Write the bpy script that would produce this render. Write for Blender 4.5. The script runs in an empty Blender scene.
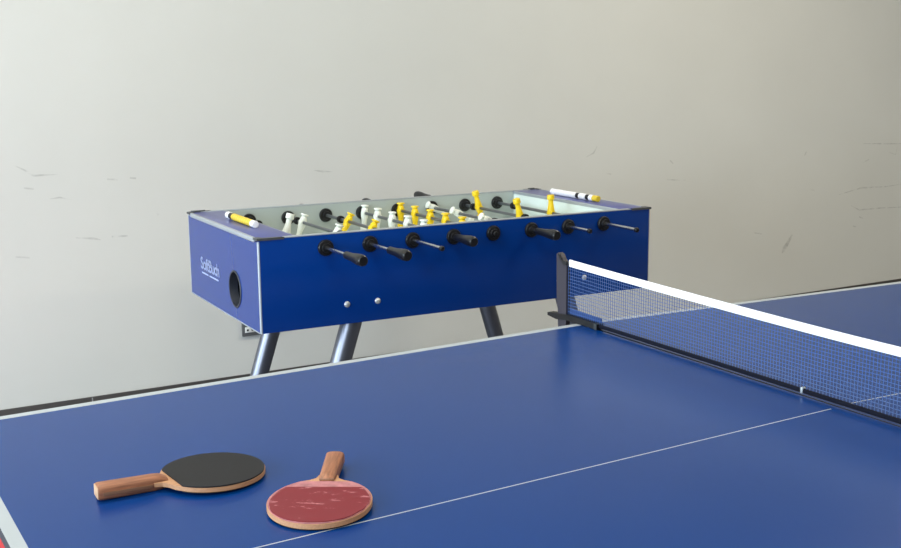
import bpy, bmesh, math, random
from mathutils import Matrix, Vector, Euler
S = bpy.context.scene
COL = S.collection
PI = math.pi
random.seed(4)

# ------------------------------------------------------------------ materials
def lin(c):
    c /= 255.0
    return c / 12.92 if c <= .04045 else ((c + .055) / 1.055) ** 2.4

def rgb(r, g, b):
    return (lin(r), lin(g), lin(b), 1)

def mat(name, col, rough=.5, metal=0., spec=.5, noise=0., nscale=20., bump=0., bscale=200., coat=0., stretch=None):
    m = bpy.data.materials.new(name)
    m.use_nodes = True
    nt = m.node_tree
    p = nt.nodes['Principled BSDF']
    p.inputs['Base Color'].default_value = col
    p.inputs['Roughness'].default_value = rough
    p.inputs['Metallic'].default_value = metal
    p.inputs['Specular IOR Level'].default_value = spec
    p.inputs['Coat Weight'].default_value = coat
    p.inputs['Coat Roughness'].default_value = .15
    tc = nt.nodes.new('ShaderNodeTexCoord')
    src = tc.outputs['Object']
    if stretch:
        mp = nt.nodes.new('ShaderNodeMapping')
        mp.inputs['Scale'].default_value = stretch
        nt.links.new(src, mp.inputs['Vector'])
        src = mp.outputs['Vector']
    if noise:
        n = nt.nodes.new('ShaderNodeTexNoise')
        n.inputs['Scale'].default_value = nscale
        n.inputs['Detail'].default_value = 5
        nt.links.new(src, n.inputs['Vector'])
        r = nt.nodes.new('ShaderNodeMapRange')
        r.inputs['From Min'].default_value = .3
        r.inputs['From Max'].default_value = .7
        r.inputs['To Min'].default_value = 1 - noise
        r.inputs['To Max'].default_value = 1 + noise
        nt.links.new(n.outputs['Fac'], r.inputs['Value'])
        mx = nt.nodes.new('ShaderNodeVectorMath')
        mx.operation = 'SCALE'
        mx.inputs[0].default_value = col[:3]
        nt.links.new(r.outputs['Result'], mx.inputs['Scale'])
        nt.links.new(mx.outputs['Vector'], p.inputs['Base Color'])
    if bump:
        n2 = nt.nodes.new('ShaderNodeTexNoise')
        n2.inputs['Scale'].default_value = bscale
        nt.links.new(tc.outputs['Object'], n2.inputs['Vector'])
        b = nt.nodes.new('ShaderNodeBump')
        b.inputs['Strength'].default_value = bump
        b.inputs['Distance'].default_value = .002
        nt.links.new(n2.outputs['Fac'], b.inputs['Height'])
        nt.links.new(b.outputs['Normal'], p.inputs['Normal'])
    return m

M = {}
M['wall'] = mat('wall_paint', (.68, .672, .632, 1), .7, noise=.025, nscale=1.6, bump=.05, bscale=120)
M['wall_side'] = mat('side_wall_paint', (.62, .58, .50, 1), .75, noise=.02, nscale=2)
M['wall_dark'] = mat('front_wall_paint', (.20, .19, .18, 1), .75)
M['ceiling'] = mat('ceiling_paint', (.72, .71, .68, 1), .8)
M['floor'] = mat('floor_vinyl', (.16, .165, .19, 1), .5, noise=.06, nscale=6)
M['skirting'] = mat('skirting_dark', rgb(66, 62, 60), .5, noise=.08, nscale=30)
M['seam'] = mat('skirting_joint', rgb(150, 150, 148), .5)
M['pp_blue'] = mat('playing_surface_blue', rgb(0, 53, 119), .26, spec=.2, noise=.02, nscale=3, bump=.03, bscale=600)
M['pp_line'] = mat('line_white', rgb(166, 173, 178), .45)
M['pp_edge'] = mat('table_edge_dark', rgb(48, 50, 56), .5)
M['steel_dark'] = mat('dark_frame_steel', rgb(44, 46, 52), .45, metal=.3)
M['rubber_black'] = mat('black_rubber', rgb(14, 14, 16), .6, spec=.35)
M['lam_blue'] = mat('blue_laminate', rgb(0, 50, 126), .18, spec=.36, noise=.015, nscale=2)
M['lam_top_haze'] = mat('blue_laminate_haze', rgb(66, 74, 140), .28, spec=.5)  # same blue laminate, the wall's pale grazing reflection put into the colour
M['alu'] = mat('aluminium_trim', rgb(172, 178, 184), .4, metal=.5)
M['cap'] = mat('corner_cap_grey', rgb(70, 72, 74), .5)
M['liner'] = mat('inner_wall_pale', rgb(168, 178, 177), .4)
M['field'] = mat('playfield_pale', rgb(214, 226, 220), .25, noise=.01, nscale=5)
M['chrome'] = mat('rod_steel', rgb(190, 192, 196), .25, metal=1.)
M['rod'] = mat('rod_worn_steel', rgb(120, 124, 130), .35, metal=.9)
M['leg'] = mat('leg_steel', rgb(120, 122, 132), .38, metal=.9)
M['black'] = mat('black_plastic', rgb(11, 11, 15), .42)
M['handle'] = mat('handle_plastic', rgb(17, 17, 20), .38)
M['white'] = mat('figure_white', rgb(226, 230, 222), .45, noise=.02, nscale=60)
M['yellow'] = mat('figure_yellow', rgb(236, 200, 10), .42, noise=.03, nscale=60)
M['bead_white'] = mat('bead_white', rgb(232, 230, 232), .4)
M['bead_yellow'] = mat('bead_yellow', rgb(214, 184, 48), .4)
M['logo'] = mat('logo_print', rgb(186, 196, 226), .5)
M['hole_shade'] = mat('return_hole_shade', rgb(5, 6, 12), .8, spec=.1)
M['hole_ring'] = mat('return_ring_grey', rgb(46, 50, 60), .5)
M['bolt'] = mat('bolt_zinc', rgb(200, 202, 205), .35, metal=.6)
M['tape'] = mat('net_tape_white', rgb(238, 238, 244), .7)
M['mesh'] = mat('net_cord_blue', rgb(66, 98, 156), .8)
M['cord'] = mat('net_bottom_cord', rgb(6, 10, 26), .85, spec=.2)
M['post'] = mat('net_post_grey', rgb(46, 42, 52), .55)
M['clamp_blue'] = mat('clamp_blue', rgb(26, 56, 112), .5)
M['clamp_end'] = mat('clamp_end_grey', rgb(46, 50, 50), .5)
M['wood'] = mat('blade_wood', rgb(186, 138, 100), .55, noise=.12, nscale=30, stretch=(1, 12, 12))
M['grip'] = mat('grip_wood', rgb(146, 94, 66), .5, noise=.35, nscale=22, stretch=(1.2, 14, 14))
M['grip_pale'] = mat('grip_end_wood', rgb(190, 152, 118), .6, noise=.08, nscale=80)
M['grip_strip'] = mat('grip_stripe_wood', rgb(120, 84, 62), .55, noise=.15, nscale=40, stretch=(1, 12, 12))
M['rub_black'] = mat('paddle_rubber_black', rgb(26, 26, 29), .65, spec=.3, noise=.05, nscale=60, bump=.1, bscale=900)
M['sponge'] = mat('peeled_rubber_base', rgb(172, 112, 116), .75, noise=.3, nscale=60)
M['frame_grey'] = mat('socket_frame_grey', rgb(92, 92, 92), .5)
M['socket'] = mat('socket_white', rgb(226, 226, 222), .45)
M['mat_red'] = mat('red_mat', rgb(205, 62, 66), .7, noise=.05, nscale=40)
M['win_frame'] = mat('window_frame_white', rgb(215, 215, 212), .5)
M['lamp_body'] = mat('lamp_body', rgb(220, 220, 218), .5)

def red_rubber():
    m = mat('paddle_rubber_red', rgb(158, 46, 58), .55)
    nt = m.node_tree
    p = nt.nodes['Principled BSDF']
    tc = nt.nodes.new('ShaderNodeTexCoord')
    mp = nt.nodes.new('ShaderNodeMapping')
    mp.inputs['Scale'].default_value = (1.8, .7, 1)
    n = nt.nodes.new('ShaderNodeTexNoise')
    n.inputs['Scale'].default_value = 58
    n.inputs['Detail'].default_value = 6
    n.inputs['Roughness'].default_value = .62
    r = nt.nodes.new('ShaderNodeValToRGB')
    r.color_ramp.elements[0].position = .60
    r.color_ramp.elements[0].color = rgb(116, 12, 28)
    r.color_ramp.elements[1].position = .70
    r.color_ramp.elements[1].color = rgb(186, 118, 124)
    nt.links.new(tc.outputs['Object'], mp.inputs['Vector'])
    nt.links.new(mp.outputs['Vector'], n.inputs['Vector'])
    nt.links.new(n.outputs['Fac'], r.inputs['Fac'])
    nt.links.new(r.outputs['Color'], p.inputs['Base Color'])
    return m
M['rub_red'] = red_rubber()

def glass():
    m = bpy.data.materials.new('window_glass')
    m.use_nodes = True
    nt = m.node_tree
    nt.nodes.remove(nt.nodes['Principled BSDF'])
    t = nt.nodes.new('ShaderNodeBsdfTransparent')
    g = nt.nodes.new('ShaderNodeBsdfGlossy')
    g.inputs['Roughness'].default_value = .02
    mx = nt.nodes.new('ShaderNodeMixShader')
    mx.inputs['Fac'].default_value = .06
    nt.links.new(t.outputs[0], mx.inputs[1])
    nt.links.new(g.outputs[0], mx.inputs[2])
    nt.links.new(mx.outputs[0], nt.nodes['Material Output'].inputs['Surface'])
    return m
M['glass'] = glass()

def scuff():
    m = bpy.data.materials.new('wall_scuff')
    m.use_nodes = True
    nt = m.node_tree
    p = nt.nodes['Principled BSDF']
    p.inputs['Base Color'].default_value = (.16, .155, .14, 1)
    p.inputs['Roughness'].default_value = .8
    n = nt.nodes.new('ShaderNodeTexNoise')
    n.inputs['Scale'].default_value = 30
    n.inputs['Detail'].default_value = 5
    tc = nt.nodes.new('ShaderNodeTexCoord')
    nt.links.new(tc.outputs['Object'], n.inputs['Vector'])
    r = nt.nodes.new('ShaderNodeMapRange')
    r.inputs['From Min'].default_value = .35
    r.inputs['From Max'].default_value = .75
    r.inputs['To Min'].default_value = 0
    r.inputs['To Max'].default_value = .32
    nt.links.new(n.outputs['Fac'], r.inputs['Value'])
    nt.links.new(r.outputs['Result'], p.inputs['Alpha'])
    return m
M['scuff'] = scuff()

# ------------------------------------------------------------------ mesh helpers
class MB:
    """collects shapes and links them as ONE mesh object"""
    def __init__(s):
        s.bm = bmesh.new()
        s.mats = []
        s.cur = 0
    def use(s, m):
        if m not in s.mats:
            s.mats.append(m)
        s.cur = s.mats.index(m)
        return s
    def _mark(s, faces):
        for f in faces:
            f.material_index = s.cur
    def box(s, a, b, bev=0., seg=2, mx=None):
        x0, y0, z0 = [min(p, q) for p, q in zip(a, b)]
        x1, y1, z1 = [max(p, q) for p, q in zip(a, b)]
        vs = [s.bm.verts.new(p) for p in ((x0, y0, z0), (x1, y0, z0), (x1, y1, z0), (x0, y1, z0), (x0, y0, z1), (x1, y0, z1), (x1, y1, z1), (x0, y1, z1))]
        fs = [s.bm.faces.new([vs[i] for i in q]) for q in ((0, 3, 2, 1), (4, 5, 6, 7), (0, 1, 5, 4), (1, 2, 6, 5), (2, 3, 7, 6), (3, 0, 4, 7))]
        s._mark(fs)
        allv = vs
        if bev:
            es = list({e for f in fs for e in f.edges})
            r = bmesh.ops.bevel(s.bm, geom=es, offset=bev, segments=seg, affect='EDGES', profile=.5)
            s._mark(r['faces'])
            allv = list({v for f in r['faces'] for v in f.verts} | {v for v in vs if v.is_valid})
        if mx is not None:
            bmesh.ops.transform(s.bm, matrix=mx, verts=allv)
        return s
    def loft(s, rings, close=True, cap=True):
        """rings: lists of points (same length)"""
        R = [[s.bm.verts.new(p) for p in r] for r in rings]
        n = len(R[0])
        fs = []
        for a, b in zip(R[:-1], R[1:]):
            for i in range(n if close else n - 1):
                j = (i + 1) % n
                fs.append(s.bm.faces.new((a[i], a[j], b[j], b[i])))
        if cap:
            fs.append(s.bm.faces.new(list(reversed(R[0]))))
            fs.append(s.bm.faces.new(R[-1]))
        s._mark(fs)
        return s
    def lathe(s, prof, p0, axis, n=20, cap=True):
        """prof: (distance along axis, radius)"""
        ax = Vector(axis).normalized()
        t = Vector((0, 0, 1)) if abs(ax.z) < .9 else Vector((1, 0, 0))
        e1 = ax.cross(t).normalized()
        e2 = ax.cross(e1)
        p0 = Vector(p0)
        rings = []
        for d, r in prof:
            rings.append([p0 + ax * d + e1 * (r * math.cos(2 * PI * i / n)) + e2 * (r * math.sin(2 * PI * i / n)) for i in range(n)])
        return s.loft(rings, cap=cap)
    def tube(s, a, b, r, n=14):
        a, b = Vector(a), Vector(b)
        return s.lathe([(0, r), ((b - a).length, r)], a, b - a, n)
    def poly(s, pts, z0, z1, fn=None):
        """prism from an outline in XY, fn maps points"""
        fn = fn or (lambda p: p)
        lo = [fn(Vector((x, y, z0))) for x, y in pts]
        hi = [fn(Vector((x, y, z1))) for x, y in pts]
        return s.loft([lo, hi])
    def build(s, name, m=None, parent=None, angle=35):
        if m is not None and not s.mats:
            s.mats = [m]
        bmesh.ops.recalc_face_normals(s.bm, faces=s.bm.faces)
        me = bpy.data.meshes.new(name)
        s.bm.to_mesh(me)
        s.bm.free()
        for q in s.mats:
            me.materials.append(q)
        me.shade_smooth()
        me.set_sharp_from_angle(angle=math.radians(angle))
        o = bpy.data.objects.new(name, me)
        COL.objects.link(o)
        if parent is not None:
            o.parent = parent
        return o

def tag(o, label=None, cat=None, group=None, kind=None):
    if label: o['label'] = label
    if cat: o['category'] = cat
    if group: o['group'] = group
    if kind: o['kind'] = kind
    return o

def empty(name, loc=(0, 0, 0), rz=0.):
    o = bpy.data.objects.new(name, None)
    o.empty_display_size = .1
    COL.objects.link(o)
    o.location = loc
    o.rotation_euler = (0, 0, rz)
    return o

def dup(o, parent, name=None):
    c = o.copy()
    COL.objects.link(c)
    c.parent = parent
    return c

# ------------------------------------------------------------------ the room
ZC = 3.3
XL, XR, YF = -5.6, 9.0, -7.0
WY = math.radians(-.95)
wall_p = Vector((-.938, 3.103, 0))

w = MB().box((-4.9, 0, 0), (10.2, .15, ZC)).build('wall_back', M['wall'])
w.location = wall_p
w.rotation_euler = (0, 0, WY)
tag(w, kind='structure')
b = MB()
b.use(M['skirting']).box((-4.6, -.008, 0), (9.9, -.0005, .1), .002)
b.use(M['seam']).box((.338, -.0088, .0), (.3425, -.0078, .098))
b = b.build('baseboard_back')
b.location = wall_p
b.rotation_euler = (0, 0, WY)
tag(b, kind='structure')

strokes = [[(0.121, 1.014), (0.151, 0.998), (0.184, 0.974), (0.22, 0.975), (0.27, 0.975)], [(0.451, 0.947), (0.491, 0.942)], [(0.538, 0.947), (0.561, 0.944)], [(0.146, 0.931), (0.181, 0.925)], [(0.235, 0.884), (0.272, 0.888), (0.315, 0.876)], [(0.638, 0.81), (0.64, 0.794)], [(0.32, 0.73), (0.387, 0.722), (0.412, 0.715)], [(0.455, 0.724), (0.517, 0.722)], [(1.308, 0.936), (1.345, 0.93), (1.391, 0.926)], [(0.099, 0.676), (0.148, 0.669)], [(2.787, 0.976), (2.766, 0.944), (2.722, 0.927)], [(2.846, 0.841), (2.875, 0.837)], [(3.247, 0.886), (3.266, 0.869)], [(3.229, 0.79), (3.35, 0.779)], [(4.21, 0.888), (4.196, 0.867)], [(4.656, 0.914), (4.842, 0.906), (5.015, 0.899)], [(4.947, 0.886), (4.934, 0.84), (4.874, 0.855)], [(4.665, 0.807), (4.714, 0.823)], [(4.481, 0.635), (4.66, 0.663), (4.864, 0.658), (5.02, 0.665)], [(4.255, 0.679), (4.287, 0.67)], [(4.585, 0.567), (4.654, 0.537), (4.84, 0.536), (5.05, 0.528)], [(4.657, 0.498), (4.691, 0.486)], [(4.611, 0.448), (4.638, 0.441)], [(3.842, 0.47), (3.902, 0.459)], [(4.131, 0.436), (4.074, 0.362), (4.06, 0.341)]]
sm = MB()
for k, st in enumerate(strokes):
    wd = .008 if k != 24 else .035
    n = len(st)
    up, lo = [], []
    for i, (x, z) in enumerate(st):
        a = Vector(st[max(0, i - 1)]); c = Vector(st[min(n - 1, i + 1)])
        d = (c - a).normalized()
        h = wd * (.3 if i in (0, n - 1) else 1) * random.uniform(.7, 1.2) * .5
        if n == 2: h = wd * .4
        nx, nz = -d.y * h, d.x * h
        up.append((x + nx, -.0006, z + nz)); lo.append((x - nx, -.0006, z - nz))
    sm.loft([lo, up], close=False, cap=False)
sc_ = sm.build('scuff_marks', M['scuff'], w)

f = MB().box((XL - .3, YF - .15, -.1), (XR + .3, 3.4, 0)).build('floor', M['floor'])
tag(f, kind='structure')
c = MB().box((XL - .3, YF - .15, ZC), (XR + .3, 3.4, ZC + .1)).build('ceiling', M['ceiling'])
tag(c, kind='structure')
o = MB().box((XR, YF, 0), (XR + .15, 3.2, ZC)).build('wall_right', M['wall_side'])
tag(o, kind='structure')
o = MB().box((XL - .15, YF - .15, 0), (XR + .15, YF, ZC)).build('wall_front', M['wall_dark'])
tag(o, kind='structure')
# left wall with two window openings
WZ0, WZ1 = .5, 2.7
WINS = [(-2.6, -.4), (.9, 2.95)]
wl = MB()
wl.box((XL - .15, YF, 0), (XL, 3.3, WZ0))
wl.box((XL - .15, YF, WZ1), (XL, 3.3, ZC))
ys = [YF] + [y for ab in WINS for y in ab] + [3.3]
for i in range(0, len(ys), 2):
    wl.box((XL - .15, ys[i], WZ0), (XL, ys[i + 1], WZ1))
wl = wl.build('wall_left', M['wall_side'])
tag(wl, kind='structure')
for k, (ya, yb) in enumerate(WINS):
    fr = MB()
    for q in (ya, yb - .06):
        fr.box((XL - .11, q, WZ0), (XL - .05, q + .06, WZ1), .004)
    for q in (WZ0, WZ1 - .06):
        fr.box((XL - .11, ya + .06, q), (XL - .05, yb - .06, q + .06), .004)
    ym = (ya + yb) / 2
    fr.box((XL - .105, ym - .025, WZ0 + .06), (XL - .055, ym + .025, WZ1 - .06), .004)
    fr = fr.build('window_%d' % (k + 1), M['win_frame'])
    tag(fr, kind='structure')
    MB().box((XL - .082, ya + .05, WZ0 + .05), (XL - .078, yb - .05, WZ1 - .05)).build('window_pane', M['glass'], fr)
    L = bpy.data.lights.new('daylight', 'AREA')
    L.shape = 'RECTANGLE'
    L.size = yb - ya - .02
    L.size_y = WZ1 - WZ0 - .02
    L.energy = (290, 308)[k]
    L.color = (.72, .87, 1.0)
    lo = bpy.data.objects.new('daylight', L)
    COL.objects.link(lo)
    lo.location = (XL - .17, ym, (WZ0 + WZ1) / 2)
    lo.rotation_euler = (0, -PI / 2, 0)

# unseen ceiling lamps added as warm fill light (above the frame)
lamps = [(-1.4, 1.3), (2.2, 1.3), (-1.4, -1.8), (2.2, -1.8), (5.6, -.3)]
for k, (x, y) in enumerate(lamps):
    t = empty('fill_lamp', (x, y, ZC))
    where = ['above the near end of the blue table', 'above the far end of the blue table', 'behind the camera on the window side',
             'behind the camera on the middle of the ceiling', 'at the far right end of the room'][k]
    tag(t, 'added long white fill lamp ' + where, 'lamp', 'fill lamps')
    MB().box((-.62, -.08, -.07), (.62, .08, -.002), .006).build('housing', M['lamp_body'], t)
    L = bpy.data.lights.new('fill_light', 'AREA')
    L.shape = 'RECTANGLE'
    L.size = 1.2
    L.size_y = .13
    L.energy = 44
    L.color = (1., .91, .72)
    lo = bpy.data.objects.new('fill_light', L)
    COL.objects.link(lo)
    lo.parent = t
    lo.location = (0, 0, -.075)

# ------------------------------------------------------------------ wall socket
ws = empty('wall_socket', wall_p + Matrix.Rotation(WY, 4, 'Z').to_3x3() @ Vector((1.043, 0, .263)), WY)
tag(ws, 'grey framed wall socket on the wall, half hidden by the football table', 'socket')
MB().box((-.082, -.012, 0), (.082, -.0005, .12), .003).build('frame', M['frame_grey'], ws)
for ix in range(2):
    for iz in range(2):
        cx, cz = -.050 + .060 * ix, .020 + .038 * iz
        q = MB()
        q.use(M['socket']).box((cx - .021, -.016, cz - .004), (cx + .021, -.0115, cz + .020), .002)
        q.use(M['black'])
        for dx in (-.010, .010):
            q.lathe([(0, .0045), (.0006, .0045)], (cx + dx, -.0160, cz + .007), (0, -1, 0), 12)
        q.build('socket_insert', None, ws)

# ------------------------------------------------------------------ table tennis table (slightly out of level, halves meet in a low ridge)
TT = Matrix(((0.9999623795527032, -3.714247907225677e-05, 0.008673989839274032), (-3.714247907225678e-05, 0.9999633294165604, 0.008563786696538286), (-0.008673989839274032, -0.008563786696538286, 0.9999257089692636)))
RT = TT.transposed()                     # tilt of the table against the level room
TOP = Vector((0, 0, .76))                # net line centre on the table top
def on_table(root):
    root.matrix_world = Matrix.Translation(TOP) @ RT.to_4x4()

base = TOP - RT @ TOP                    # the table's Empty sits on the floor below the net line
tb = empty('table_tennis_table')
tb.matrix_world = Matrix.Translation(base) @ RT.to_4x4()
tag(tb, 'blue table tennis table with white border lines in the foreground', 'table')
H = .76

def table_half(sgn):
    """local x from the net (0) to the end (1.37), mirrored by sgn"""
    q = MB()
    xs = [0.003, .020, 1.35, 1.37]
    yl = [-.7625, -.7425, -.0013, .0013, .7425, .7625]
    gv = {}
    for i, x in enumerate(xs):
        for j, y in enumerate(yl):
            gv[i, j] = q.bm.verts.new((sgn * x, y, 0))
    q.use(M['pp_blue']); q.use(M['pp_line']); q.use(M['pp_edge'])
    for i in range(3):
        for j in range(5):
            fc = q.bm.faces.new((gv[i, j], gv[i + 1, j], gv[i + 1, j + 1], gv[i, j + 1]))
            line = i == 2 or j in (0, 4) or (j == 2 and i >= 1)
            fc.material_index = 1 if line else 0
    lo = {k: q.bm.verts.new((v.co.x, v.co.y, -.018)) for k, v in gv.items() if k[0] in (0, 3) or k[1] in (0, 5)}
    rim = [(i, 0) for i in range(4)] + [(3, j) for j in range(1, 6)] + [(i, 5) for i in (2, 1, 0)] + [(0, j) for j in (4, 3, 2, 1)]
    for a, b_ in zip(rim, rim[1:] + rim[:1]):
        q.bm.faces.new((gv[a], gv[b_], lo[b_], lo[a])).material_index = 2
    q.bm.faces.new([lo[a] for a in rim]).material_index = 2
    return q

def half_frame(sgn, parent):
    fm = MB()
    for y in (-.66, .66):
        fm.box((sgn * .06, y - .015, -.065), (sgn * 1.24, y + .015, -.0185), .003)
    for x in (.06, .62, 1.21):
        fm.box((sgn * x, -.645, -.06), (sgn * (x + .03), .645, -.0185), .003)
    fm.build('under_frame', M['steel_dark'], parent)

NH = table_half(-1).build('tabletop_half', None, tb)
NH.location = (0, 0, H)
half_frame(-1, NH)
FH = table_half(1).build('tabletop_half', None, tb)
Rh = Matrix.Rotation(.025, 4, 'Y') @ Matrix.Rotation(-.0068, 4, 'Z')
FH.matrix_local = Matrix.Translation((0, .0066, H - .0005)) @ Rh
half_frame(1, FH)
for sx in (-1, 1):
    for xx in (.18, 1.12):
        for sy in (-1, 1):
            zt = H - .066 - (.0255 * xx if sx > 0 else 0)
            wp = Vector((sx * xx, sy * .6, 0))
            zb = -((Matrix.Translation(base) @ RT.to_4x4()) @ wp).z + .001
            lg = MB().box((sx * xx - .02, sy * .6 - .02, zb + .03), (sx * xx + .02, sy * .6 + .02, zt), .004).build('leg', M['steel_dark'], tb)
            MB().lathe([(0, .026), (.004, .03), (.022, .03), (.032, .022)], (sx * xx, sy * .6, zb), (0, 0, 1), 16).build('rubber_foot', M['rubber_black'], lg)

# ------------------------------------------------------------------ net
net = empty('table_tennis_net')
on_table(net)
tag(net, 'dark blue mesh net with white top tape clamped across the blue table', 'net')
YN = .803
def ztop(y):                              # lower edge of the white tape, sagging to the middle
    return .1205 + .0112 * (abs(y) / YN) ** 1.6
ms = MB()
hs = .00038
z0 = .013
nv = int(2 * YN / .0075)
for i in range(nv + 1):
    y = -YN + 2 * YN * i / nv
    zt = ztop(y)
    jig = random.uniform(-.0004, .0004)
    pts = [[(dx, y + dy + (jig if z > z0 else 0), z) for dx, dy in ((-hs, -hs), (hs, -hs), (hs, hs), (-hs, hs))] for z in (z0, (z0 + zt) / 2, zt)]
    ms.loft(pts, cap=False)
rows = 15
for j in range(1, rows):
    rings = []
    for i in range(0, 41):
        y = -YN + 2 * YN * i / 40
        z = z0 + (ztop(y) - z0) * j / rows + .0005 * math.sin(i * 1.7 + j)
        rings.append([(dx, y, z + dz) for dx, dz in ((-hs, -hs), (hs, -hs), (hs, hs), (-hs, hs))])
    ms.loft(rings, cap=False)
ms.build('mesh', M['mesh'], net)
tp = MB()
rings = []
for i in range(61):
    y = -.7985 + 1.597 * i / 60
    z = ztop(y)
    rings.append([(-.002, y, z - .0015), (.002, y, z - .0015), (.0028, y, z + .006), (.002, y, z + .0138), (0, y, z + .0148), (-.002, y, z + .0138), (-.0028, y, z + .006)])
tp.loft(rings).build('top_tape', M['tape'], net)
cd = MB()
rings = []
for i in range(31):
    y = -.70 + 1.4 * i / 30
    rings.append([(.0036 * math.cos(a), y, .0088 + .0048 * math.sin(a)) for a in [k * PI / 4 for k in range(8)]])
cd.loft(rings).build('bottom_cord', M['cord'], net)
MB().box((-.0048, .081, .004), (.0048, .0865, .0155), .001).build('cord_clip', M['alu'], net)
for s in (1, -1):
    def Y(y): return s * y
    po = MB()
    out = [(.8045, .012), (.8045, .136), (.812, .137), (.821, .144), (.8315, .1560), (.839, .1582), (.8462, .154), (.8445, .04), (.8400, .02), (.840, -.0), (.838, -.03), (.806, -.03)]
    def fn(p): return Vector((p.z, Y(p.x), p.y))
    po.poly([(a - .002 if a > .81 else a, c_) for a, c_ in out], -.005, .007, fn)
    po = po.build('post', M['post'], net)
    hk = MB()
    hk.poly([(.797, .133), (.815, .1315), (.831, .1455), (.835, .1555), (.829, .155), (.821, .144), (.812, .1415), (.797, .1435)], -.0074, -.0052, fn)
    hk.lathe([(0, .005), (.003, .005)], (-.0074, Y(.803), .1385), (-1, 0, 0), 12)
    hk.build('tension_hook', M['black'], net)
    br = MB()
    br.poly([(.8750, -.0005), (.8750, .0068), (.84, .0105), (.80, .0145), (.70, .0145), (.683, .0135), (.683, .001), (.80, .001), (.84, -.004)], -.0085, .0095, fn)
    br.build('clamp_bracket', M['rubber_black'], net)
    MB().poly([(.683, .0008), (.683, .0145), (.693, .0148), (.693, .0008)], -.0095, .0105, fn).build('clamp_pad', M['clamp_end'], net)
    MB().poly([(.683, .0155), (.684, .025), (.80, .0285), (.8035, .0155)], .004, .008, fn).build('net_sleeve', M['clamp_blue'], net)
    lw = MB()
    lw.poly([(.745, -.055), (.745, -.0215), (.80, -.0215), (.80, -.03), (.842, -.03), (.842, -.055)], -.006, .008, fn)
    lw.lathe([(0, .005), (.045, .005), (.045, .014), (.06, .014)], (0, Y(.79), -.04), (0, 0, -1), 16)
    lw.build('clamp_screw', M['black'], net)

# ------------------------------------------------------------------ paddles
def blade_outline(inset=0., n=56, cut=None, wob=0., seed=0, skew=0.):
    """blade centre at 0, handle towards -x"""
    rnd = random.Random(seed)
    pts = []
    a, b = .0795 - inset, .0755 - inset
    for i in range(n):
        t = -PI + 2 * PI * i / n
        x, y = a * math.cos(t), b * math.sin(t)
        d = wob * (math.sin(5 * t + seed) + .7 * math.sin(11 * t + 2 * seed) + rnd.uniform(-.6, .6))
        k = 1 + d / .07
        x, y = x * k, y * k
        if cut is not None and x < cut - .12 * y * skew: continue
        pts.append((x, y))
    return pts

def wood_outline():
    pts = []
    n = 60
    for i in range(n):
        t = -PI + 2 * PI * (i + .5) / n
        x, y = .0795 * math.cos(t), .0755 * math.sin(t)
        if x < -.058: continue
        pts.append((x, y))
    # shoulders into the handle
    tail = [(-.094, -.0142), (-.082, -.0170), (-.0745, -.0260), (-.0690, -.0385)]
    up = [(-.0690, .0385), (-.0745, .0260), (-.082, .0170), (-.094, .0142)]
    return tail + pts + up

def handle_mb(L0, L1, hz, lower=True):
    """two rounded grip scales over the wooden tang"""
    q = MB()
    rings = []
    n = 20
    for x, w, h in ((-L0, .0112, hz * .50), (-L0 - .010, .0128, hz * .92), (-L0 - .02, .0130, hz), (-L0 - .055, .0138, hz), (-L1 + .012, .0146, hz), (-L1 + .003, .0149, hz), (-L1, .0138, hz * .9)):
        r = []
        for i in range(n):
            t = 2 * PI * i / n
            cy, cz = math.cos(t), math.sin(t)
            e = .55
            r.append((x, w * math.copysign(abs(cy) ** e, cy), h * math.copysign(abs(cz) ** e, cz)))
        rings.append(r)
    q.loft(rings)
    return q

def place_paddle(root, X, Y, rz, scale, tip_z, end_z, L1):
    """flat on the table: blade tip at tip_z, handle end centre at end_z (table coordinates)"""
    pitch = math.atan2(end_z - tip_z, (.0795 + L1) * scale)
    zc = tip_z + (end_z - tip_z) * .0795 / (.0795 + L1)
    mw = Matrix.Translation(TOP) @ RT.to_4x4() @ Matrix.Translation((X, Y, zc)) @ Matrix.Rotation(rz, 4, 'Z') @ Matrix.Rotation(pitch, 4, 'Y') @ Matrix.Scale(scale, 4)
    root.matrix_world = mw

bp = empty('table_tennis_paddle')
tag(bp, 'wooden table tennis paddle with smooth black rubber, handle pointing left', 'paddle')
place_paddle(bp, -1.0610, .2705, -.027, .986, .0062, .0128, .174)
MB().poly(wood_outline(), -.0032, .0032).build('blade', M['wood'], bp)
q = MB()
q.poly(blade_outline(.0012, n=120, cut=-.0665, skew=1.), .0033, .0056)
q.build('rubber_top', M['rub_black'], bp)
MB().poly(blade_outline(.0015, n=120, cut=-.0665, skew=1.), -.0054, -.0033).build('rubber_bottom', M['rubber_black'], bp)
hd = handle_mb(.072, .1745, .0116).build('handle', M['grip'], bp)
MB().box((-.168, -.0160, -.004), (-.096, -.0139, .002), .001).build('grip_stripe', M['grip_strip'], hd)
MB().box((-.1757, -.0130, -.0085), (-.1740, .0130, .0085), .0008).build('handle_butt', M['grip_pale'], hd)

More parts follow.
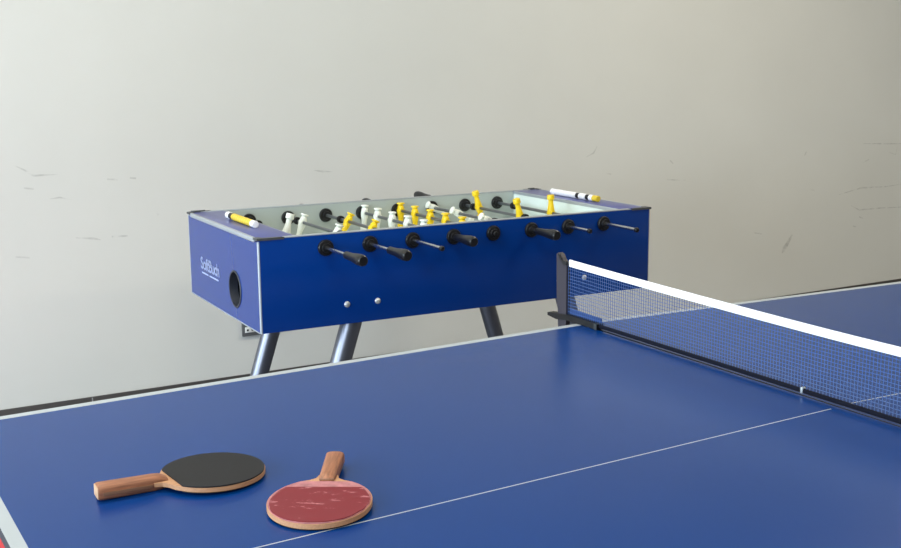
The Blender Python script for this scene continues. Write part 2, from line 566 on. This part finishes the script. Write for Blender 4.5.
rp = empty('table_tennis_paddle')
tag(rp, 'worn wooden table tennis paddle with scratched red rubber, handle pointing to the wall', 'paddle')
place_paddle(rp, -.9745, .0736, -2.1426 + PI + PI, .976, .0062, .0135, .172)
MB().poly(wood_outline(), -.0036, .0036).build('blade', M['wood'], rp)
q = MB()
q.poly(blade_outline(.0015, n=120, cut=-.068, wob=.00015, seed=3), .0037, .0046)
q.build('rubber_base', M['sponge'], rp)
pts = []
rnd = random.Random(8)
n = 64
for i in range(n):
    t = -PI + 2 * PI * (i + .5) / n
    ins = .0042 + .0016 * math.sin(3 * t + 1) + rnd.uniform(-.0009, .0009)
    if abs(t) < .9: ins = .0036 + .0012 * math.cos(4 * t)
    x, y = (.0795 - ins) * math.cos(t), (.0755 - ins) * math.sin(t)
    if x < -.046: continue
    pts.append((x, y))
q = MB()
q.poly(pts, .0047, .0058)
q.build('rubber_top', M['rub_red'], rp)
MB().poly(blade_outline(.0015, n=120, cut=-.0665, skew=1.), -.0060, -.0037).build('rubber_bottom', M['rubber_black'], rp)
hd = handle_mb(.070, .1725, .0118).build('handle', M['grip'], rp)
MB().box((-.0745, -.0112, .0050), (-.0700, .0112, .0068), .001).build('grip_stripe', M['grip_strip'], hd)

# ------------------------------------------------------------------ football table
FX, FY, FYAW = -.4211, 1.7127, -.04468472
FT = .8813
FL, FW, FD = 1.4, .7228, .2771
FB = FT - FD
ft = empty('football_table', (FX, FY, 0), FYAW)
tag(ft, 'dark blue table football table on grey tubular legs in front of the wall', 'table')
def P(mb, name, m=None, angle=35):
    return mb.build(name, m, ft, angle)

P(MB().box((.005, -.0003, FB), (FL - .0035, .02, FT - .002), .0008), 'front_panel', M['lam_blue'])
P(MB().box((.007, FW - .02, FB), (FL - .007, FW, FT - .002), .0008), 'back_panel', M['lam_blue'])

def end_panel(x0, x1, hole):
    q = MB()
    bm = q.bm
    y0, y1, z0, z1 = .007, FW - .007, FB, FT - .010
    def loop(x):
        o = [bm.verts.new((x, y, z)) for y, z in ((y0, z0), (y1, z0), (y1, z1), (y0, z1))]
        h = []
        if hole:
            h = [bm.verts.new((x, hole[0] + hole[2] * math.cos(2 * PI * i / 40), hole[1] + hole[2] * math.sin(2 * PI * i / 40))) for i in range(40)]
        es = [bm.edges.new((o[i], o[(i + 1) % 4])) for i in range(4)] + [bm.edges.new((h[i], h[(i + 1) % len(h)])) for i in range(len(h))]
        bmesh.ops.triangle_fill(bm, use_beauty=True, edges=es)
        return o, h
    oa, ha = loop(x0)
    ob, hb = loop(x1)
    for i in range(4):
        bm.faces.new((oa[i], oa[(i + 1) % 4], ob[(i + 1) % 4], ob[i]))
    for i in range(len(ha)):
        bm.faces.new((ha[i], ha[(i + 1) % 40], hb[(i + 1) % 40], hb[i]))
    return q
HY, HZ, HR = .2245, FT - .1815, .0575
P(end_panel(0, .025, (HY, HZ, HR)), 'end_panel', M['lam_blue'], 1)
P(end_panel(FL - .025, FL, None), 'end_panel', M['lam_blue'])
# ball return: ring and cup painted black for the shade behind the hole
q = MB()
rings = []
for r, x in ((HR + .001, -.0012), (HR - .001, -.003), (HR - .005, -.0025), (HR - .0055, .024)):
    rings.append([(x, HY + r * math.cos(2 * PI * i / 40), HZ + r * math.sin(2 * PI * i / 40)) for i in range(40)])
q.loft(rings, cap=False)
P(q, 'ball_return_ring', M['hole_ring'])
q = MB()
q.box((.0260, HY - .075, HZ - .072), (.030, HY + .075, HZ - .0))
q = MB()
rings = []
for r, x in ((HR + .006, .0255), (HR + .006, .097), (.002, .0975)):
    rings.append([(x, HY + r * math.cos(2 * PI * i / 40), HZ + r * math.sin(2 * PI * i / 40)) for i in range(40)])
q.loft(rings, cap=False)
P(q, 'ball_return_cup', M['hole_shade'])
# top boards at the two ends, inner walls, playing field, bottom
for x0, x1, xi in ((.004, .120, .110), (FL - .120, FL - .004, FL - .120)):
    P(MB().box((x0, .0205, FT - .0095), (x1, FW - .0205, FT), .001), 'end_top_board', M['lam_top_haze'])
    xe = .1205 if x0 < 1 else FL - .1205
    P(MB().box((xe - .0007, .026, FT - .0105), (xe + .0007 + (.004 if x0 > 1 else -.004), FW - .026, FT + .0006), .0004), 'edge_trim', M['alu'])
    P(MB().box((xi, .0245, FT - .124), (xi + .010, FW - .0245, FT - .0100)), 'inner_end_wall', M['field'])
for ya, yb in ((.0202, .024), (FW - .024, FW - .0202)):
    P(MB().box((.105, ya, FT - .124), (FL - .105, yb, FT - .0025)), 'inner_side_wall', M['liner'])
P(MB().box((.105, .0202, FT - .134), (FL - .105, FW - .0202, FT - .1245)), 'playing_field', M['field'])
P(MB().box((.0255, .0202, FB), (FL - .0255, FW - .0202, FB + .012)), 'bottom_panel', M['lam_blue'])
# trims
q = MB().box((.082, -.0006, FT - .0022), (FL - .082, .0205, FT + .0006), .0006)
P(q, 'edge_trim', M['alu'])
q = MB().box((.04, FW - .0205, FT - .0022), (FL - .04, FW + .0006, FT + .0006), .0006)
P(q, 'edge_trim', M['alu'])
for x0, x1 in ((-.002, .010), (FL - .010, FL + .002)):
    P(MB().box((x0, .03, FT - .0135), (x1, FW - .03, FT + .0010), .004, 3), 'edge_trim', M['alu'])
    P(MB().box((x0 * .5 + (FL * .5 if x0 > 1 else 0), .008, FB - .001), (x0 + .006, FW - .008, FB + .0025), .0006), 'edge_trim', M['alu'])
for x in (.0046, FL - .0046):
    for y in (.0046, FW - .0046):
        P(MB().lathe([(0, .0050), (FD - .009, .0050)], (x, y, FB), (0, 0, 1), 16), 'corner_trim', M['alu'])
# corner caps
for sx in (0, 1):
    for sy in (0, 1):
        def mx_(p): return Vector((FL - p.x if sx else p.x, FW - p.y if sy else p.y, p.z))
        q = MB()
        A = .080 if (sx, sy) != (1, 1) else .060
        q.poly([(-.003, -.002), (A, -.002), (A - .014, .010), (.020, .015), (.014, .032), (-.003, .032)], FT - .0052, FT + .0018, mx_)
        if sy:
            q.poly([(.010, .002), (A - .02, .002), (A - .028, .010), (.016, .012)], FT + .0018, FT + .0048, mx_)
        P(q, 'corner_cap', M['cap'])
# leg bolts on the front panel
for x in (.271, .3715, 1.0285, 1.129):
    for yy, dr in ((0, -1), (FW, 1)):
        P(MB().lathe([(0, .0095), (.003, .0092), (.006, .006), (.0072, .002)], (x, yy, FT - .217), (0, dr, 0), 16), 'bolt', M['bolt'])
# legs
for sx in (0, 1):
    for sy in (0, 1):
        xt = .307 if not sx else FL - .317
        yt = .05 if not sy else FW - .075
        if not sx and sy: xt -= .005
        sp = .315 if not sx else .30
        d = -1 if not sx else 1
        xb = xt + d * sp * (FB - .02)
        a = Vector((xt, yt, FB - .001)); bb = Vector((xb, yt, .03))
        q = MB()
        ax = (bb - a)
        n = 24
        r0, r1 = .0325, .0295
        rings = []
        for k in range(5):
            t = k / 4
            c_ = a.lerp(bb, t)
            r = r0 + (r1 - r0) * t
            rings.append([(c_.x + r * 1.045 * math.cos(2 * PI * i / n), c_.y + r * math.sin(2 * PI * i / n), c_.z) for i in range(n)])
        q.loft(rings)
        lg = P(q, 'leg', M['leg'])
        MB().lathe([(0, .034), (.006, .038), (.026, .036), (.0295, .031)], (xb, yt, .0005), (0, 0, 1), 20).build('rubber_foot', M['rubber_black'], lg)

# logo print on the left end panel
cu = bpy.data.curves.new('logo_text', 'FONT')
cu.body = 'SoftBuch'
cu.size = .058
cu.extrude = .0003
cu.offset = .0015
cu.space_character = .86
cu.align_x = 'CENTER'
to = bpy.data.objects.new('logo_text', cu)
COL.objects.link(to)
bpy.context.view_layer.update()
dg = bpy.context.evaluated_depsgraph_get()
me = bpy.data.meshes.new_from_object(to.evaluated_get(dg))
bpy.data.objects.remove(to)
lm = MB()
lm.bm.from_mesh(me)
xs = [v.co.x for v in lm.bm.verts]; 
sx_ = .205 / (max(xs) - min(xs))
for v in lm.bm.verts:
    v.co = Vector((-.0006 - abs(v.co.z), .485 - v.co.x * sx_, FT - .1705 + v.co.y * .95))
for ya, yb in ((.578, .505), (.492, .395)):
    n = 7 if ya > .5 else 9
    for i in range(n):
        y0 = ya + (yb - ya) * i / n
        lm.box((-.0008, y0, FT - .1865), (-.0003, y0 + (yb - ya) / n * .72, FT - .1815))
P(lm, 'logo', M['logo'])

# rods -----------------------------------------------------------------
ZR = FT - .0405
def figure(m):
    """figure around a rod along y through the origin; head up"""
    q = MB()
    prof = [(.0300, .0085, .0085), (.0292, .0122, .0122), (.0250, .0128, .0128), (.0238, .0085, .0085), (.0200, .0078, .0078), (.0172, .0125, .0088), (.0120, .0142, .0098), (.0040, .0128, .0112),
            (-.0060, .0122, .0118), (-.0130, .0128, .0108), (-.0220, .0116, .0092), (-.0360, .0090, .0078), (-.0470, .0082, .0082), (-.0500, .0108, .0122), (-.0640, .0112, .0118), (-.0660, .0100, .0105)]
    n = 18
    rings = []
    for z, w_, t in prof:
        rings.append([(1.12 * t * math.cos(2 * PI * i / n), 1.12 * w_ * math.sin(2 * PI * i / n), z) for i in range(n)])
    q.loft(rings)
    q.lathe([(-.0140, .0100), (-.012, .0112), (.012, .0112), (.0140, .0100)], (0, 0, 0), (0, 1, 0), 16)
    return q

fig_mesh = {}
RODS = [  # colour, figures' v, tilt (deg, + leans the head to the right end), front end v, back end v, front handle?, bumpers
    ('white', [.331], 196, -.275, .90, True, [.075, .60]),
    ('white', [.556, .252], 20, -.260, .92, True, [.606, .225]),
    ('yellow', [.496, .293, .088], 26, -.199, .95, False, [.560, .050]),
    ('white', [.676, .564, .444, .323, .205], 4, -.133, .94, True, [.160]),
    ('yellow', [.669, .552, .432, .318, .200], 0, -.022, .995, False, [.150]),
    ('white', [.683, .491, .284], -62, -.153, .91, True, [.230]),
    ('yellow', [.588, .296], 165, -.130, 1.108, False, [.628, .265]),
    ('yellow', [.317], 178, -.187, .90, False, [.575, .075]),
]
bear = None
bump_mesh = None
for k, (colr, vs, tilt, fe, be, fh, bumps) in enumerate(RODS):
    u = .2066 + .1425 * k
    q = MB()
    f0 = fe + (.115 if fh else .006)
    b0 = be - (.118 if not fh else .006)
    q.use(M['chrome']).lathe([(0, .0057), (-.016 - f0, .0057)] if -.016 - f0 > .001 else [(0, .0057), (.001, .0057)], (u, f0, ZR), (0, 1, 0), 14)
    st = max(f0, -.016)
    q.use(M['rod']).lathe([(0, .0057), (b0 - st, .0057)], (u, st + .0002, ZR), (0, 1, 0), 14)
    rod = q.build('rod', None, ft)
    R_ = Matrix.Rotation(math.radians(tilt), 4, 'Y')
    for v in vs:
        if colr not in fig_mesh:
            o = figure(M[colr]).build('player', M[colr], rod)
            fig_mesh[colr] = o
        else:
            o = dup(fig_mesh[colr], rod)
        o.matrix_local = Matrix.Translation((u, v, ZR)) @ R_
        o['label'] = colr + ' figure'
    for v in bumps:
        q = MB().lathe([(-.009, .010), (-.008, .0128), (.006, .0128), (.009, .0105)], (u, v, ZR), (0, 1, 0), 16)
        q.build('bumper', M['rubber_black'], rod)
    # grip on the player's side, small cap on the free end
    def grip(e, d):
        g = MB()
        L = .122
        prof = [(0, .0120), (.003, .0150), (.012, .0165), (.024, .0168), (.045, .0150), (.075, .0122), (.104, .0112), (.117, .0112), (L, .0085)]
        g.lathe(prof, (u, e, ZR), (0, d, 0), 18)
        g.build('handle', M['handle'], rod)
    def cap(e, d):
        MB().lathe([(0, .006), (.002, .0078), (.010, .0078), (.011, .0064)], (u, e, ZR), (0, d, 0), 14).build('end_cap', M['black'], rod)
    if fh:
        grip(fe, 1); cap(be, -1)
    else:
        cap(fe, 1); grip(be, -1)
    # bearings in the two side walls
    for y, d in ((-.0003, -1), (.0243, 1), (FW - .0243, -1), (FW + .0003, 1)):
        g = MB()
        g.lathe([(0, .0245), (.005, .0245), (.009, .0222), (.010, .0150), (.0155, .0135), (.0160, .0075)], (u, y, ZR), (0, d, 0), 24)
        P(g, 'bearing', M['black'])

# score counters --------------------------------------------------------
def counter(uc, ya, yb, seq):
    q = MB()
    zc = FT + .0118
    q.tube((uc, ya + .006, zc), (uc, yb - .006, zc), .0022, 10)
    for y in (ya + .008, yb - .008):
        q.tube((uc, y, FT + .0003), (uc, y, zc), .0022, 10)
    root = P(q, 'score_counter', M['chrome'])
    y = ya
    for c_, ln in seq:
        m = {'w': M['bead_white'], 'y': M['bead_yellow'], 'k': M['black']}[c_]
        r = .0112 if c_ != 'k' else .0098
        MB().lathe([(0.0004, r * .8), (.002, r), (ln - .002, r), (ln - .0004, r * .8)], (uc, y, zc), (0, 1, 0), 16).build('bead', m, root)
        y += ln
counter(.070, .219, .4945, [('w', .030)] + [('y', .0205)] * 9 + [('k', .035), ('w', .026)])
counter(1.340, .219, .522, [('y', .030), ('w', .022), ('k', .021), ('w', .0205), ('w', .0205), ('k', .021)] + [('w', .0205)] * 8)

# ------------------------------------------------------------------ red mat on the floor (seen past the table corner)
rm = MB().poly([(-.28, -.45), (.28, -.45), (.3, -.43), (.3, .43), (.28, .45), (-.28, .45), (-.3, .43), (-.3, -.43)], .0005, .012).build('floor_mat', M['mat_red'])
rm.location = (-1.22, 2.05, 0)
tag(rm, 'red mat on the floor beyond the near left corner of the blue table', 'mat')

# ------------------------------------------------------------------ world, camera, exposure
wd = bpy.data.worlds.new('sky')
S.world = wd
wd.use_nodes = True
bg = wd.node_tree.nodes['Background']
bg.inputs['Color'].default_value = (.75, .87, 1, 1)
bg.inputs['Strength'].default_value = 1.2

cd_ = bpy.data.cameras.new('camera')
cam = bpy.data.objects.new('camera', cd_)
COL.objects.link(cam)
cd_.sensor_fit = 'HORIZONTAL'
cd_.sensor_width = 36
cd_.lens = 1138.1226508868067 / 901 * 36
cd_.clip_start = .02
Rc = ((0.8584317093239707, -0.5128644637135098, -0.008064879849051458), (-0.09883666758250803, -0.14996319373431768, -0.9837389662233516), (0.5033153222069744, 0.8452698281524411, -0.17942297524796552))
rx, ry, rz_ = [Vector(r) for r in Rc]
mw = Matrix((rx, -ry, -rz_)).transposed().to_4x4()
mw.translation = Vector((-1.5886, -1.3210, 1.3612))
cam.matrix_world = mw
S.camera = cam

S.view_settings.view_transform = 'Standard'
S.view_settings.look = 'None'
S.view_settings.gamma = 1
S.view_settings.use_curve_mapping = False
S.view_settings.exposure = 0.
